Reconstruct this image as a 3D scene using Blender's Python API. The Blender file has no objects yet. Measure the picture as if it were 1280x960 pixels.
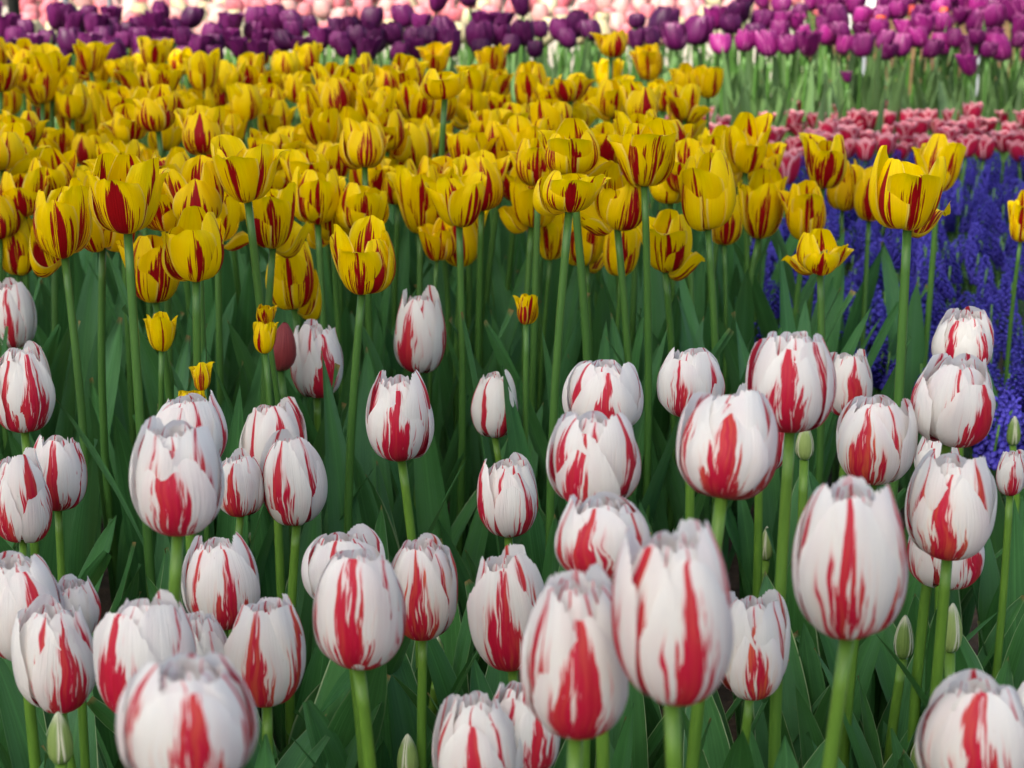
import bpy, math, random
from mathutils import Vector, Matrix, noise as mnoise

C = bpy.context.scene
COL = C.collection
PI = math.pi
rad = math.radians
rng = random.Random(7)

# ---------------------------------------------------------------- camera, world, sun, exposure
FPX = 2400.0                       # focal length in pixels of the 1280 px wide photograph
PITCH = math.atan(670.0 / FPX)
CAMH = 0.90
cam_d = bpy.data.cameras.new("camera")
cam_d.sensor_width = 36.0
cam_d.lens = 36.0 * FPX / 1280.0
cam_d.clip_start = 0.05
cam_d.clip_end = 1500.0
cam_d.dof.use_dof = True
cam_d.dof.focus_distance = 1.65
cam_d.dof.aperture_fstop = 12.0
cam = bpy.data.objects.new("camera", cam_d)
cam.location = (0, 0, CAMH)
cam.rotation_euler = (PI / 2 - PITCH, 0, 0)
COL.objects.link(cam)
C.camera = cam

SUN_EL = rad(50.0)
SUN_DIR = Vector((-0.55, -0.835, 0)).normalized() * math.cos(SUN_EL) + Vector((0, 0, math.sin(SUN_EL)))   # towards the sun
world = bpy.data.worlds.new("World")
C.world = world
world.use_nodes = True
wn = world.node_tree
bg = wn.nodes["Background"]
sky = wn.nodes.new("ShaderNodeTexSky")
sky.sky_type = 'NISHITA'
sky.sun_disc = False
sky.sun_elevation = SUN_EL
sky.sun_rotation = math.atan2(SUN_DIR.x, SUN_DIR.y)
sky.air_density = 0.7
sky.dust_density = 4.0
sky.ozone_density = 0.4
wn.links.new(sky.outputs[0], bg.inputs[0])
bg.inputs[1].default_value = 0.14

sun_d = bpy.data.lights.new("sun", 'SUN')
sun_d.energy = 3.6
sun_d.angle = rad(0.6)
sun_d.color = (1.0, 0.94, 0.86)
sun = bpy.data.objects.new("sun", sun_d)
sun.location = SUN_DIR * 30
sun.rotation_euler = SUN_DIR.to_track_quat('Z', 'Y').to_euler()
COL.objects.link(sun)

C.view_settings.view_transform = 'Standard'
C.view_settings.look = 'None'
C.view_settings.gamma = 1.0
C.view_settings.use_curve_mapping = False
C.view_settings.exposure = 1.30
C.view_settings.use_white_balance = True        # set for open shade, as the photograph is
C.view_settings.white_balance_temperature = 6650
C.view_settings.white_balance_tint = 3
C.render.engine = 'CYCLES'
C.cycles.max_bounces = 6
C.cycles.diffuse_bounces = 4
C.cycles.transmission_bounces = 4
C.cycles.use_denoising = True

CP, SP = math.cos(PITCH), math.sin(PITCH)


def ray(px, py):
    x = (px - 640.0) / FPX
    y = -(py - 480.0) / FPX
    return Vector((x, CP + y * SP, -SP + y * CP))


def at_depth(px, py, z):
    return Vector((0, 0, CAMH)) + ray(px, py) * z


def at_height(px, py, h):
    d = ray(px, py)
    t = (h - CAMH) / d.z
    return Vector((0, 0, CAMH)) + d * t, t


def project(p):
    v = p - Vector((0, 0, CAMH))
    z = v.y * CP - v.z * SP
    y = v.y * SP + v.z * CP
    return 640 + FPX * v.x / z, 480 - FPX * y / z, z


def place(px, py, s, w0, hmin, hmax):
    """The point seen at a pixel, from the flower's usual width w0 and its likely height; returns the point and metres per pixel."""
    z = FPX * w0 / s
    p = at_depth(px, py, z)
    if not hmin <= p.z <= hmax:
        p, z = at_height(px, py, min(max(p.z, hmin), hmax))
    return p, z / FPX


# ---------------------------------------------------------------- node helpers
class N:
    def __init__(self, name):
        self.m = bpy.data.materials.new(name)
        self.m.use_nodes = True
        self.t = self.m.node_tree
        self.t.nodes.clear()

    def node(self, kind, **kw):
        n = self.t.nodes.new(kind)
        for k, v in kw.items():
            setattr(n, k, v)
        return n

    def put(self, sock, v):
        if hasattr(v, 'node'):
            self.t.links.new(v, sock)
        else:
            sock.default_value = v

    def math(self, op, a, b=0.0, clamp=False):
        n = self.node('ShaderNodeMath', operation=op, use_clamp=clamp)
        self.put(n.inputs[0], a)
        self.put(n.inputs[1], b)
        return n.outputs[0]

    def add(self, a, b): return self.math('ADD', a, b)
    def sub(self, a, b): return self.math('SUBTRACT', a, b)
    def mul(self, a, b): return self.math('MULTIPLY', a, b)
    def div(self, a, b): return self.math('DIVIDE', a, b)
    def pow(self, a, b): return self.math('POWER', a, b)
    def abs(self, a): return self.math('ABSOLUTE', a)
    def exp(self, a): return self.math('POWER', 2.71828, a)

    def step(self, x, lo, hi):
        n = self.node('ShaderNodeMapRange', interpolation_type='SMOOTHSTEP')
        self.put(n.inputs[0], x)
        self.put(n.inputs[1], lo)
        self.put(n.inputs[2], hi)
        return n.outputs[0]

    def vec(self, x, y, z):
        n = self.node('ShaderNodeCombineXYZ')
        for i, v in enumerate((x, y, z)):
            self.put(n.inputs[i], v)
        return n.outputs[0]

    def noise(self, v, scale=1.0, detail=2.0, rough=0.5):
        n = self.node('ShaderNodeTexNoise')
        if v is not None:
            self.put(n.inputs['Vector'], v)
        n.inputs['Scale'].default_value = scale
        n.inputs['Detail'].default_value = detail
        n.inputs['Roughness'].default_value = rough
        return n.outputs[0]

    def mix(self, f, a, b):
        n = self.node('ShaderNodeMix', data_type='RGBA')
        self.put(n.inputs[0], f)
        self.put(n.inputs[6], a if hasattr(a, 'node') else (*a, 1))
        self.put(n.inputs[7], b if hasattr(b, 'node') else (*b, 1))
        return n.outputs[2]

    def uv(self):
        s = self.node('ShaderNodeSeparateXYZ')
        self.t.links.new(self.node('ShaderNodeUVMap').outputs[0], s.inputs[0])
        return self.sub(self.mul(s.outputs[0], 2.0), 1.0), s.outputs[1]

    def obj(self):
        o = self.node('ShaderNodeObjectInfo')
        s = self.node('ShaderNodeSeparateColor')
        self.t.links.new(o.outputs['Color'], s.inputs[0])
        return o.outputs['Random'], s.outputs[0], s.outputs[1], s.outputs[2]

    def out(self, col, rough=0.5, spec=0.4, trans=0.0, tcol=None, bump=None, bdist=0.001, bstr=0.5, sheen=0.0):
        p = self.node('ShaderNodeBsdfPrincipled')
        self.put(p.inputs['Base Color'], col if hasattr(col, 'node') else (*col, 1))
        self.put(p.inputs['Roughness'], rough)
        self.put(p.inputs['Specular IOR Level'], spec)
        if sheen:
            p.inputs['Sheen Weight'].default_value = sheen
        sh = p.outputs[0]
        if bump is not None:
            b = self.node('ShaderNodeBump')
            b.inputs['Strength'].default_value = bstr
            b.inputs['Distance'].default_value = bdist
            self.put(b.inputs['Height'], bump)
            self.t.links.new(b.outputs[0], p.inputs['Normal'])
        if trans:
            t = self.node('ShaderNodeBsdfTranslucent')
            self.put(t.inputs[0], tcol if tcol is not None else (col if hasattr(col, 'node') else (*col, 1)))
            x = self.node('ShaderNodeMixShader')
            x.inputs[0].default_value = trans
            self.t.links.new(sh, x.inputs[1])
            self.t.links.new(t.outputs[0], x.inputs[2])
            sh = x.outputs[0]
        o = self.node('ShaderNodeOutputMaterial')
        self.t.links.new(sh, o.inputs[0])
        return self.m


def white_petal_material():
    n = N('white_petal_with_red_flame')
    u, v = n.uv()
    r, fl, style, side = n.obj()
    seed = n.mul(r, 97.0)
    drift = n.noise(n.vec(n.mul(u, 1.5), n.add(n.mul(v, 3.4), seed), n.add(seed, 5.0)), 1.0, 1.0)
    n1 = n.noise(n.vec(n.add(n.mul(u, 1.2), seed), n.mul(v, 1.6), seed), 1.0, 1.0)
    n2 = n.noise(n.vec(n.add(n.add(n.mul(u, 7.5), n.mul(drift, 2.2)), seed), n.mul(v, 1.7), seed), 1.0, 3.0, 0.62)
    n3 = n.noise(n.vec(n.add(n.mul(u, 26.0), seed), n.mul(v, 2.6), seed), 1.0, 2.0)
    a = n.abs(n.add(u, n.add(n.add(n.mul(n.sub(n1, 0.5), 0.5), n.mul(n.sub(drift, 0.5), 0.42)), n.sub(n.mul(side, 1.0), 0.5))))
    wide = n.add(n.mul(n.exp(n.mul(n.math('MAXIMUM', n.sub(v, 0.10), 0.0), -4.0)), 0.92), n.add(n.mul(n.sub(1.02, v), 0.13), 0.040))
    wide = n.mul(wide, n.add(0.25, n.mul(fl, 1.25)))
    k = n.add(n.mul(n.sub(n2, 0.5), 5.4), n.mul(n.sub(n3, 0.5), 1.6))
    k = n.math('MAXIMUM', n.add(0.85, k), 0.12)
    d = n.sub(n.mul(wide, k), a)
    n4 = n.noise(n.vec(n.add(n.add(n.mul(u, 8.0), n.mul(drift, 3.0)), n.add(seed, 31.0)), n.mul(v, 1.1), seed), 1.0, 2.0)
    zone = n.mul(n.step(a, 0.80, 0.45), n.mul(n.step(v, 0.04, 0.2), n.step(v, 0.95, 0.45)))
    thin = n.sub(n.mul(n.mul(zone, fl), n.sub(n4, 0.47)), 0.075)
    d = n.math('MAXIMUM', d, n.mul(thin, 1.6))
    mask = n.step(d, -0.02, 0.05)
    glow = n.mul(n.step(d, -0.17, 0.05), n.mul(style, n.step(v, 1.0, 0.2)))
    veins = n.step(n.noise(n.vec(n.add(n.mul(u, 30.0), seed), n.mul(v, 1.2), seed), 1.0, 2.0), 0.3, 0.75)
    blush = n.step(n.noise(n.vec(n.add(n.mul(u, 1.1), seed), n.mul(v, 1.1), n.add(seed, 9.0)), 1.6, 3.0), 0.42, 0.72)
    white = n.mix(n.mul(blush, 0.6), (0.88, 0.86, 0.82), (0.85, 0.76, 0.75))
    white = n.mix(n.mul(veins, 0.12), white, (0.72, 0.64, 0.62))
    white = n.mix(n.mul(n.step(v, 0.17, 0.0), 0.8), white, (0.70, 0.50, 0.24))
    white = n.mix(n.mul(glow, 0.55), white, (0.88, 0.66, 0.24))
    red = n.mix(n3, (0.48, 0.004, 0.024), (0.68, 0.018, 0.075))
    orange = n.mix(n.mul(style, n.step(n2, 0.45, 0.7)), red, (0.74, 0.16, 0.06))
    white = n.mix(n.mul(n.step(d, -0.08, 0.02), 0.40), white, (0.82, 0.36, 0.38))
    col = n.mix(mask, white, orange)
    spot = n.step(n.noise(n.vec(n.add(n.mul(u, 5.0), seed), n.mul(v, 6.0), n.add(seed, 3.0)), 3.0, 2.0), 0.72, 0.80)
    col = n.mix(n.mul(spot, 0.35), col, (0.36, 0.26, 0.16))
    col = n.mix(n.step(v, 0.05, 0.0), col, (0.42, 0.40, 0.10))
    bump = n.add(n.mul(n3, 0.6), n.noise(n.vec(n.add(n.mul(u, 3.5), seed), n.mul(v, 1.5), seed), 1.0, 2.0))
    return n.out(col, 0.45, 0.30, 0.36, None, bump, 0.0018, 0.6, 0.0)


def yellow_petal_material():
    n = N('yellow_petal_with_red_flame')
    u, v = n.uv()
    r, fl, style, side = n.obj()
    seed = n.mul(r, 97.0)
    n1 = n.noise(n.vec(n.add(n.mul(u, 1.0), seed), n.mul(v, 1.4), seed), 1.0, 1.0)
    n2 = n.noise(n.vec(n.add(n.mul(u, 9.5), seed), n.mul(v, 1.0), seed), 1.0, 3.0, 0.62)
    n3 = n.noise(n.vec(n.add(n.mul(u, 24.0), seed), n.mul(v, 2.2), seed), 1.0, 2.0)
    a = n.abs(n.add(u, n.add(n.mul(n.sub(n1, 0.5), 0.35), n.sub(n.mul(side, 1.0), 0.5))))
    bump_v = n.mul(n.step(v, 0.04, 0.26), n.step(v, 1.02, 0.35))
    wide = n.add(n.mul(bump_v, n.add(0.05, n.mul(fl, 0.46))), n.mul(n.sub(1.0, v), 0.035))
    k = n.add(n.mul(n.sub(n2, 0.5), 7.5), n.mul(n.sub(n3, 0.5), 1.8))
    k = n.math('MAXIMUM', n.add(0.85, k), 0.15)
    d = n.sub(n.mul(wide, k), a)
    n4 = n.noise(n.vec(n.add(n.mul(u, 8.0), n.add(seed, 31.0)), n.mul(v, 0.8), seed), 1.0, 2.0)
    zone = n.mul(n.step(a, 0.95, 0.5), n.mul(n.step(v, 0.08, 0.22), n.step(v, 0.98, 0.5)))
    thin = n.sub(n.mul(n.mul(zone, n.add(fl, 0.12)), n.sub(n4, 0.50)), 0.075)
    rib = n.sub(n.mul(n.step(v, 0.1, 0.3), n.add(0.012, n.mul(n2, 0.045))), n.mul(a, 1.0))
    d = n.math('MAXIMUM', d, n.math('MAXIMUM', n.mul(thin, 1.6), rib))
    mask = n.step(d, -0.01, 0.03)
    tone = n.noise(n.vec(n.add(n.mul(u, 1.5), seed), v, seed), 1.5, 2.0)
    yel = n.mix(tone, (0.90, 0.58, 0.001), (0.92, 0.74, 0.003))
    yel = n.mix(n.mul(n.step(n3, 0.45, 0.75), 0.22), yel, (0.70, 0.36, 0.008))
    yel = n.mix(n.mul(style, 0.6), yel, (0.74, 0.34, 0.004))
    yel = n.mix(n.mul(n.step(v, 0.22, 0.0), 0.55), yel, (0.66, 0.38, 0.07))
    red = n.mix(n3, (0.20, 0.002, 0.005), (0.44, 0.006, 0.010))
    col = n.mix(mask, yel, red)
    rim = n.mul(n.step(n.add(n.abs(u), n.mul(n2, 0.3)), 1.02, 1.2), 0.5)
    col = n.mix(rim, col, (0.80, 0.66, 0.30))
    bump = n.add(n.mul(n3, 0.6), n.noise(n.vec(n.add(n.mul(u, 3.0), seed), n.mul(v, 1.2), seed), 1.0, 2.0))
    return n.out(col, 0.44, 0.15, 0.36, None, bump, 0.0018, 0.55)


def simple_petal_material(name, lo, hi, rim=None, base=None, rimat=0.62, trans=0.2, rough=0.4, spec=0.3):
    n = N(name)
    u, v = n.uv()
    r, _a, style, _b = n.obj()
    seed = n.mul(r, 97.0)
    n2 = n.noise(n.vec(n.add(n.mul(u, 7.0), seed), n.mul(v, 1.4), seed), 1.0, 3.0)
    t = n.math('ADD', n.mul(n2, 0.6), n.sub(n.mul(r, 0.9), 0.25), True)
    col = n.mix(t, lo, hi)
    if rim:
        e = n.add(n.math('MAXIMUM', n.abs(u), n.mul(v, 0.97)), n.mul(n.sub(n2, 0.5), 0.35))
        col = n.mix(n.step(e, rimat, rimat + 0.28), col, rim)
    if base:
        col = n.mix(n.step(v, 0.3, 0.0), col, base)
    return n.out(col, rough, spec, trans, None, n2, 0.0025, 0.6)


def leaf_material(name, lo, hi, edge=None, trans=0.22):
    n = N(name)
    u, v = n.uv()
    r, _a, style, _b = n.obj()
    seed = n.mul(r, 97.0)
    lines = n.noise(n.vec(n.add(n.mul(u, 26.0), seed), n.mul(v, 0.6), seed), 1.0, 2.0)
    broad = n.noise(n.vec(n.add(n.mul(u, 1.2), seed), n.mul(v, 3.0), seed), 1.0, 3.0)
    col = n.mix(n.math('ADD', n.mul(broad, 0.7), n.sub(n.mul(r, 0.7), 0.2), True), lo, hi)
    col = n.mix(n.mul(n.step(lines, 0.4, 0.7), 0.3), col, tuple(c * 1.5 for c in hi))
    col = n.mix(n.mul(n.step(n.abs(u), 0.09, 0.0), 0.35), col, tuple(c * 1.6 for c in hi))
    if edge:
        e = n.step(n.add(n.abs(u), n.mul(n.sub(broad, 0.5), 0.16)), 0.935, 0.975)
        col = n.mix(n.mul(e, n.mul(n.step(r, 0.2, 0.6), 0.8)), col, edge)
    wax = n.mul(n.step(n.noise(n.vec(n.add(n.mul(u, 0.8), seed), n.mul(v, 1.3), n.add(seed, 7.0)), 1.3, 2.0), 0.40, 0.65), n.add(0.12, n.mul(r, 0.5)))
    col = n.mix(wax, col, tuple(0.5 * a + b for a, b in zip(hi, (0.045, 0.085, 0.075))))
    dry = n.mul(n.step(v, 0.975, 1.0), n.step(r, 0.45, 0.55))
    col = n.mix(dry, col, (0.30, 0.22, 0.08))
    tc = n.mix(0.5, col, (0.16, 0.26, 0.03))
    return n.out(col, 0.50, 0.24, trans, tc, lines, 0.0014, 0.6)


def stem_material(name, lo, hi):
    n = N(name)
    u, v = n.uv()
    r = n.obj()[0]
    k = n.noise(n.vec(n.mul(u, 4.0), n.mul(v, 14.0), n.mul(r, 50.0)), 1.0, 3.0)
    col = n.mix(n.math('ADD', n.mul(v, 0.55), n.sub(n.mul(k, 0.8), 0.25), True), lo, hi)
    return n.out(col, 0.42, 0.4, 0.0, None, k, 0.0006, 0.4)


def plain_material(name, lo, hi, scale, rough=0.7, stretch=(1, 1, 1), bd=0.004):
    n = N(name)
    tc = n.node('ShaderNodeTexCoord')
    mp = n.node('ShaderNodeMapping')
    mp.inputs['Scale'].default_value = stretch
    n.t.links.new(tc.outputs['Object'], mp.inputs[0])
    k = n.noise(mp.outputs[0], scale, 6.0, 0.62)
    k2 = n.noise(mp.outputs[0], scale * 0.13, 3.0, 0.5)
    col = n.mix(n.math('ADD', n.mul(n.sub(k, 0.5), 2.0), k2, True), lo, hi)
    return n.out(col, rough, 0.3, 0.0, None, k, bd, 0.9)


M_WHITE = white_petal_material()
M_YELLOW = yellow_petal_material()
M_PURPLE = simple_petal_material('purple_petal', (0.034, 0.002, 0.032), (0.135, 0.009, 0.095), (0.30, 0.06, 0.22), None, 0.86, 0.2, 0.42)
M_PURPLE_SUNLIT = simple_petal_material('sunlit_purple_petal', (0.065, 0.003, 0.050), (0.32, 0.018, 0.19), (0.66, 0.20, 0.46), (0.30, 0.06, 0.22), 0.84, 0.22, 0.4)  # brighter purple: sunlight on the right-hand tulips put into the petal colour
M_PINKEDGE = simple_petal_material('rose_petal_with_pale_rim', (0.42, 0.006, 0.040), (0.52, 0.018, 0.075), (0.88, 0.47, 0.52), (0.38, 0.006, 0.030), 0.72)
M_PINK = simple_petal_material('pink_petal', (0.62, 0.13, 0.17), (0.70, 0.24, 0.27), (0.70, 0.38, 0.38), (0.56, 0.44, 0.30), 0.80, 0.28)
M_BLUSH = simple_petal_material('blush_petal', (0.64, 0.31, 0.30), (0.68, 0.42, 0.38), (0.70, 0.50, 0.44), (0.58, 0.50, 0.30), 0.80, 0.28)
M_CREAM = simple_petal_material('cream_petal', (0.58, 0.48, 0.27), (0.64, 0.58, 0.40), None, (0.44, 0.46, 0.18), 0.8, 0.28)
M_ORANGE = simple_petal_material('orange_red_petal', (0.60, 0.03, 0.012), (0.75, 0.09, 0.03), (0.80, 0.24, 0.10), None, 0.8)
M_DUSKY = simple_petal_material('dusky_red_petal', (0.26, 0.035, 0.040), (0.36, 0.075, 0.070), None, (0.28, 0.10, 0.06), 0.8, 0.08)
M_BUD = simple_petal_material('green_bud_petal', (0.13, 0.23, 0.045), (0.34, 0.44, 0.14), (0.70, 0.70, 0.52), (0.12, 0.24, 0.04), 0.66, 0.15)
M_LEAFW = leaf_material('leaf_with_cream_edge', (0.022, 0.104, 0.022), (0.066, 0.200, 0.052), (0.46, 0.56, 0.30))
M_LEAFY = leaf_material('blue_green_leaf', (0.024, 0.112, 0.028), (0.074, 0.215, 0.062), None)
M_LEAFP = leaf_material('pale_green_leaf', (0.090, 0.180, 0.050), (0.170, 0.280, 0.100), None, 0.28)
M_LEAFM = leaf_material('grassy_leaf', (0.025, 0.070, 0.020), (0.05, 0.12, 0.035), None)
M_STEMW = stem_material('pale_green_stem', (0.044, 0.125, 0.014), (0.150, 0.280, 0.034))
M_STEMY = stem_material('green_stem', (0.030, 0.100, 0.018), (0.085, 0.190, 0.032))
M_PISTIL = plain_material('pistil', (0.30, 0.30, 0.06), (0.45, 0.42, 0.12), 60)
M_STAMEN = plain_material('stamen', (0.03, 0.02, 0.02), (0.12, 0.08, 0.03), 90)
M_SOIL = plain_material('dark_soil', (0.018, 0.012, 0.008), (0.085, 0.055, 0.036), 46, 0.9, (1, 1, 1), 0.012)
M_PATH = plain_material('gravel_path', (0.22, 0.19, 0.15), (0.42, 0.37, 0.30), 30, 0.9)
M_TIMBER = plain_material('weathered_timber', (0.09, 0.052, 0.024), (0.24, 0.15, 0.07), 8, 0.75, (0.7, 9, 9))
M_BARK = plain_material('bark', (0.035, 0.026, 0.018), (0.11, 0.085, 0.06), 9, 0.9, (3, 3, 0.6), 0.03)
M_WHITEP = plain_material('white_paint', (0.74, 0.74, 0.72), (0.82, 0.82, 0.80), 12, 0.5)
M_GREYM = plain_material('grey_metal', (0.24, 0.26, 0.29), (0.36, 0.38, 0.41), 20, 0.4)
M_DARKM = plain_material('dark_metal', (0.012, 0.014, 0.012), (0.03, 0.032, 0.03), 20, 0.5)


def muscari_material():
    n = N('blue_bell_floret')
    g = n.node('ShaderNodeNewGeometry')
    r = n.obj()[0]
    tc = n.node('ShaderNodeTexCoord')
    k = n.noise(tc.outputs['Object'], 160.0, 2.0)
    col = n.mix(n.math('ADD', n.mul(k, 0.7), n.sub(n.mul(r, 0.7), 0.2), True), (0.010, 0.008, 0.17), (0.072, 0.055, 0.46))
    return n.out(col, 0.5, 0.3, 0.12)


M_MUSCARI = muscari_material()


# ---------------------------------------------------------------- mesh helpers
def mesh(name, V, F, UV=None, mat=None, smooth=True):
    me = bpy.data.meshes.new(name)
    me.from_pydata(V, [], F)
    if UV:
        lay = me.uv_layers.new(name='UVMap')
        for l in me.loops:
            lay.data[l.index].uv = UV[l.vertex_index]
    if smooth:
        me.polygons.foreach_set('use_smooth', [True] * len(me.polygons))
    if mat:
        me.materials.append(mat)
    me.update()
    return me


def merge(parts):
    V, F, UV = [], [], []
    for v, f, u in parts:
        o = len(V)
        V += v
        UV += u
        F += [tuple(i + o for i in q) for q in f]
    return V, F, UV


def grid_faces(nu, nv):
    return [(j * nu + i, j * nu + i + 1, (j + 1) * nu + i + 1, (j + 1) * nu + i) for j in range(nv - 1) for i in range(nu - 1)]


def spline(pts, t):
    """Catmull-Rom through the (r, z) profile points, t in 0..1."""
    n = len(pts) - 1
    x = min(max(t, 0.0), 1.0) * n
    i = min(int(x), n - 1)
    f = x - i
    p0, p1, p2, p3 = pts[max(i - 1, 0)], pts[i], pts[i + 1], pts[min(i + 2, n)]
    return tuple(0.5 * (2 * b + (c - a) * f + (2 * a - 5 * b + 4 * c - d) * f * f + (3 * b - a - 3 * c + d) * f ** 3)
                 for a, b, c, d in zip(p0, p1, p2, p3))


P_DOME = [(0.10, 0.0), (0.48, 0.035), (0.76, 0.13), (0.94, 0.28), (1.0, 0.45), (0.97, 0.63), (0.85, 0.81), (0.62, 0.96), (0.42, 1.02)]
P_RND = [(0.10, 0.0), (0.48, 0.035), (0.76, 0.13), (0.94, 0.28), (1.0, 0.46), (0.97, 0.64), (0.86, 0.81), (0.68, 0.95), (0.54, 1.02)]
P_EGG3 = [(0.10, 0.0), (0.47, 0.035), (0.74, 0.12), (0.92, 0.27), (1.0, 0.43), (0.98, 0.60), (0.88, 0.77), (0.72, 0.93), (0.64, 1.03)]
P_EGG = [(0.10, 0.0), (0.48, 0.035), (0.76, 0.13), (0.94, 0.28), (1.0, 0.46), (0.98, 0.64), (0.88, 0.82), (0.70, 0.97), (0.60, 1.03)]
P_EGG2 = [(0.10, 0.0), (0.46, 0.03), (0.73, 0.12), (0.93, 0.27), (1.0, 0.45), (1.0, 0.64), (0.95, 0.80), (0.84, 0.94), (0.78, 1.02)]
P_CUP = [(0.09, 0.0), (0.36, 0.035), (0.59, 0.13), (0.77, 0.29), (0.88, 0.47), (0.95, 0.66), (0.99, 0.82), (0.99, 0.94), (1.02, 1.03)]
P_CUP2 = [(0.09, 0.0), (0.32, 0.035), (0.53, 0.14), (0.70, 0.31), (0.83, 0.50), (0.94, 0.68), (1.04, 0.84), (1.13, 0.95), (1.24, 1.02)]
P_TULIP = [(0.09, 0.0), (0.48, 0.04), (0.78, 0.15), (0.96, 0.32), (1.0, 0.5), (0.95, 0.68), (0.84, 0.85), (0.70, 1.0), (0.62, 1.04)]


def petal(rg, prof, half, shape, nu=17, nv=15, rscale=1.0, tip=0.1, tippow=2.4, jag=0.0, ruffle=0.02, edge=-0.05, curl=0.0, az=0.0, twist=0.0, spiral=0.0, crease=0.0, apex=0.0):
    """One petal on a cup of radius 1 and height 1, facing +X (or az). shape: 'oval' or 'point'."""
    V, UV = [], []
    ph = rg.uniform(0, 6.3)
    p2 = rg.uniform(0, 6.3)
    kf = rg.uniform(2.0, 4.0)
    sk = rg.uniform(-0.05, 0.05)
    teeth = [rg.uniform(-1, 1) for _ in range(nu)]
    for j in range(nv):
        t = j / (nv - 1)
        for i in range(nu):
            u = -1 + 2 * i / (nu - 1)
            top = 1.0 + apex * math.exp(-(u / 0.14) ** 2) - tip * abs(u) ** tippow + sk * u + jag * teeth[i] * (1 - 0.4 * abs(u))
            v = t * top
            if shape == 'oval':
                A = half * (0.62 + 0.38 * math.sin(min(v / 0.55, 1) * PI / 2)) * (1 - 0.10 * max(0, v - 0.55) / 0.45)
            else:
                A = half * (0.70 + 0.30 * math.sin(min(v / 0.42, 1) * PI / 2)) * (1 - 0.60 * max(0.0, (v - 0.50) / 0.50) ** 1.5)
            r, z = spline(prof, v)
            r *= rscale * (1 + edge * u * u * (0.4 + 0.6 * v)
                           + 0.022 * math.exp(-(u / 0.16) ** 2) * math.sin(min(1, v * 1.2) * PI)
                           + ruffle * math.sin(kf * u * 2 + ph + 2.2 * v) * v * v * (0.4 + abs(u)))
            r += spiral * u * (0.35 + 0.65 * v) + crease * math.sin(5.2 * u + p2 + 0.6 * v) * math.sin(min(1.0, v) * PI * 0.8) * (0.4 + 0.6 * abs(u))
            r += curl * max(0.0, v - 0.6) ** 2 * (1 - 0.3 * u * u)
            z -= 0.5 * abs(curl) * max(0.0, v - 0.75) ** 2
            a = az + u * A + twist * v
            V.append((r * math.cos(a), r * math.sin(a), z))
            UV.append((0.5 + 0.5 * u, t))
    return V, grid_faces(nu, nv), UV


def tube(path, radii, ns=8, cap=True):
    V, F, UV = [], [], []
    n = len(path)
    for j, (p, r) in enumerate(zip(path, radii)):
        p = Vector(p)
        d = (Vector(path[min(j + 1, n - 1)]) - Vector(path[max(j - 1, 0)])).normalized()
        x = d.cross(Vector((0, 1, 0)))
        x = x.normalized() if x.length > 1e-4 else Vector((1, 0, 0))
        y = d.cross(x)
        for i in range(ns):
            a = 2 * PI * i / ns
            V.append(tuple(p + (x * math.cos(a) + y * math.sin(a)) * r))
            UV.append((i / ns, j / (n - 1)))
    for j in range(n - 1):
        for i in range(ns):
            F.append((j * ns + i, j * ns + (i + 1) % ns, (j + 1) * ns + (i + 1) % ns, (j + 1) * ns + i))
    if cap:
        F.append(tuple(range(ns))[::-1])
        F.append(tuple((n - 1) * ns + i for i in range(ns)))
    return V, F, UV


def leaf_geo(rg, L, W, lean, bend, nu=7, nv=15, wave=0.0, fold=0.55, twist=0.0, az=0.0):
    """A tulip leaf clasping its stem: broad, channelled, tapering to a point, bending out along +X."""
    V, UV = [], []
    x = z = 0.0
    ph = rg.uniform(0, 6)
    ca, sa = math.cos(az), math.sin(az)
    for j in range(nv):
        t = j / (nv - 1)
        ang = lean + bend * t ** 2
        if j:
            x += math.sin(ang) * L / (nv - 1)
            z += math.cos(ang) * L / (nv - 1)
        w = W * (0.42 + 0.58 * math.sin(min(t / 0.45, 1) * PI / 2)) * (max(0.0, 1 - t ** 2.6)) ** 0.85
        tw = twist * t
        for i in range(nu):
            u = -1 + 2 * i / (nu - 1)
            f = fold * (1 - 0.75 * t)
            off = -f * w * u * u * 0.5 + wave * W * math.sin(9 * t + ph + u * 1.3) * u * u
            y = u * w * (1 - 0.30 * f * u * u)
            off, y = off * math.cos(tw) - y * math.sin(tw), off * math.sin(tw) + y * math.cos(tw)
            # "off" runs against the outward normal of the leaf's centre line: edges turn in towards the stem
            px, pz, py = x + off * math.cos(ang), z - off * math.sin(ang), y
            V.append((px * ca - py * sa, px * sa + py * ca, pz))
            UV.append((0.5 + 0.5 * u, t))
    return V, grid_faces(nu, nv), UV


# pools of meshes (each shared by many individuals)
def pool(n, fn):
    return [fn(i) for i in range(n)]


rg = random.Random(11)
WO = pool(12, lambda i: mesh('white_petal', *petal(rg, (P_RND, P_EGG2, P_RND, P_EGG3)[i % 4], rg.uniform(0.92, 1.18), 'oval', 45, 24, 1.0, rg.uniform(0.34, 0.62), rg.uniform(1.9, 2.6), 0.030, 0.065, -0.02, rg.uniform(-0.5, 0.3), spiral=rg.choice((1, 1, 1, -1)) * rg.uniform(0.04, 0.09), crease=rg.uniform(0.008, 0.022), apex=rg.uniform(0, .06)), M_WHITE))
WI = pool(10, lambda i: mesh('white_inner_petal', *petal(rg, (P_RND, P_EGG3)[i % 2], rg.uniform(0.95, 1.18), 'oval', 45, 24, 0.91, rg.uniform(0.26, 0.50), 2.2, 0.032, 0.075, 0.0, rg.uniform(-0.6, 0.3), spiral=rg.uniform(0.02, 0.06), crease=0.026), M_WHITE))


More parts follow.
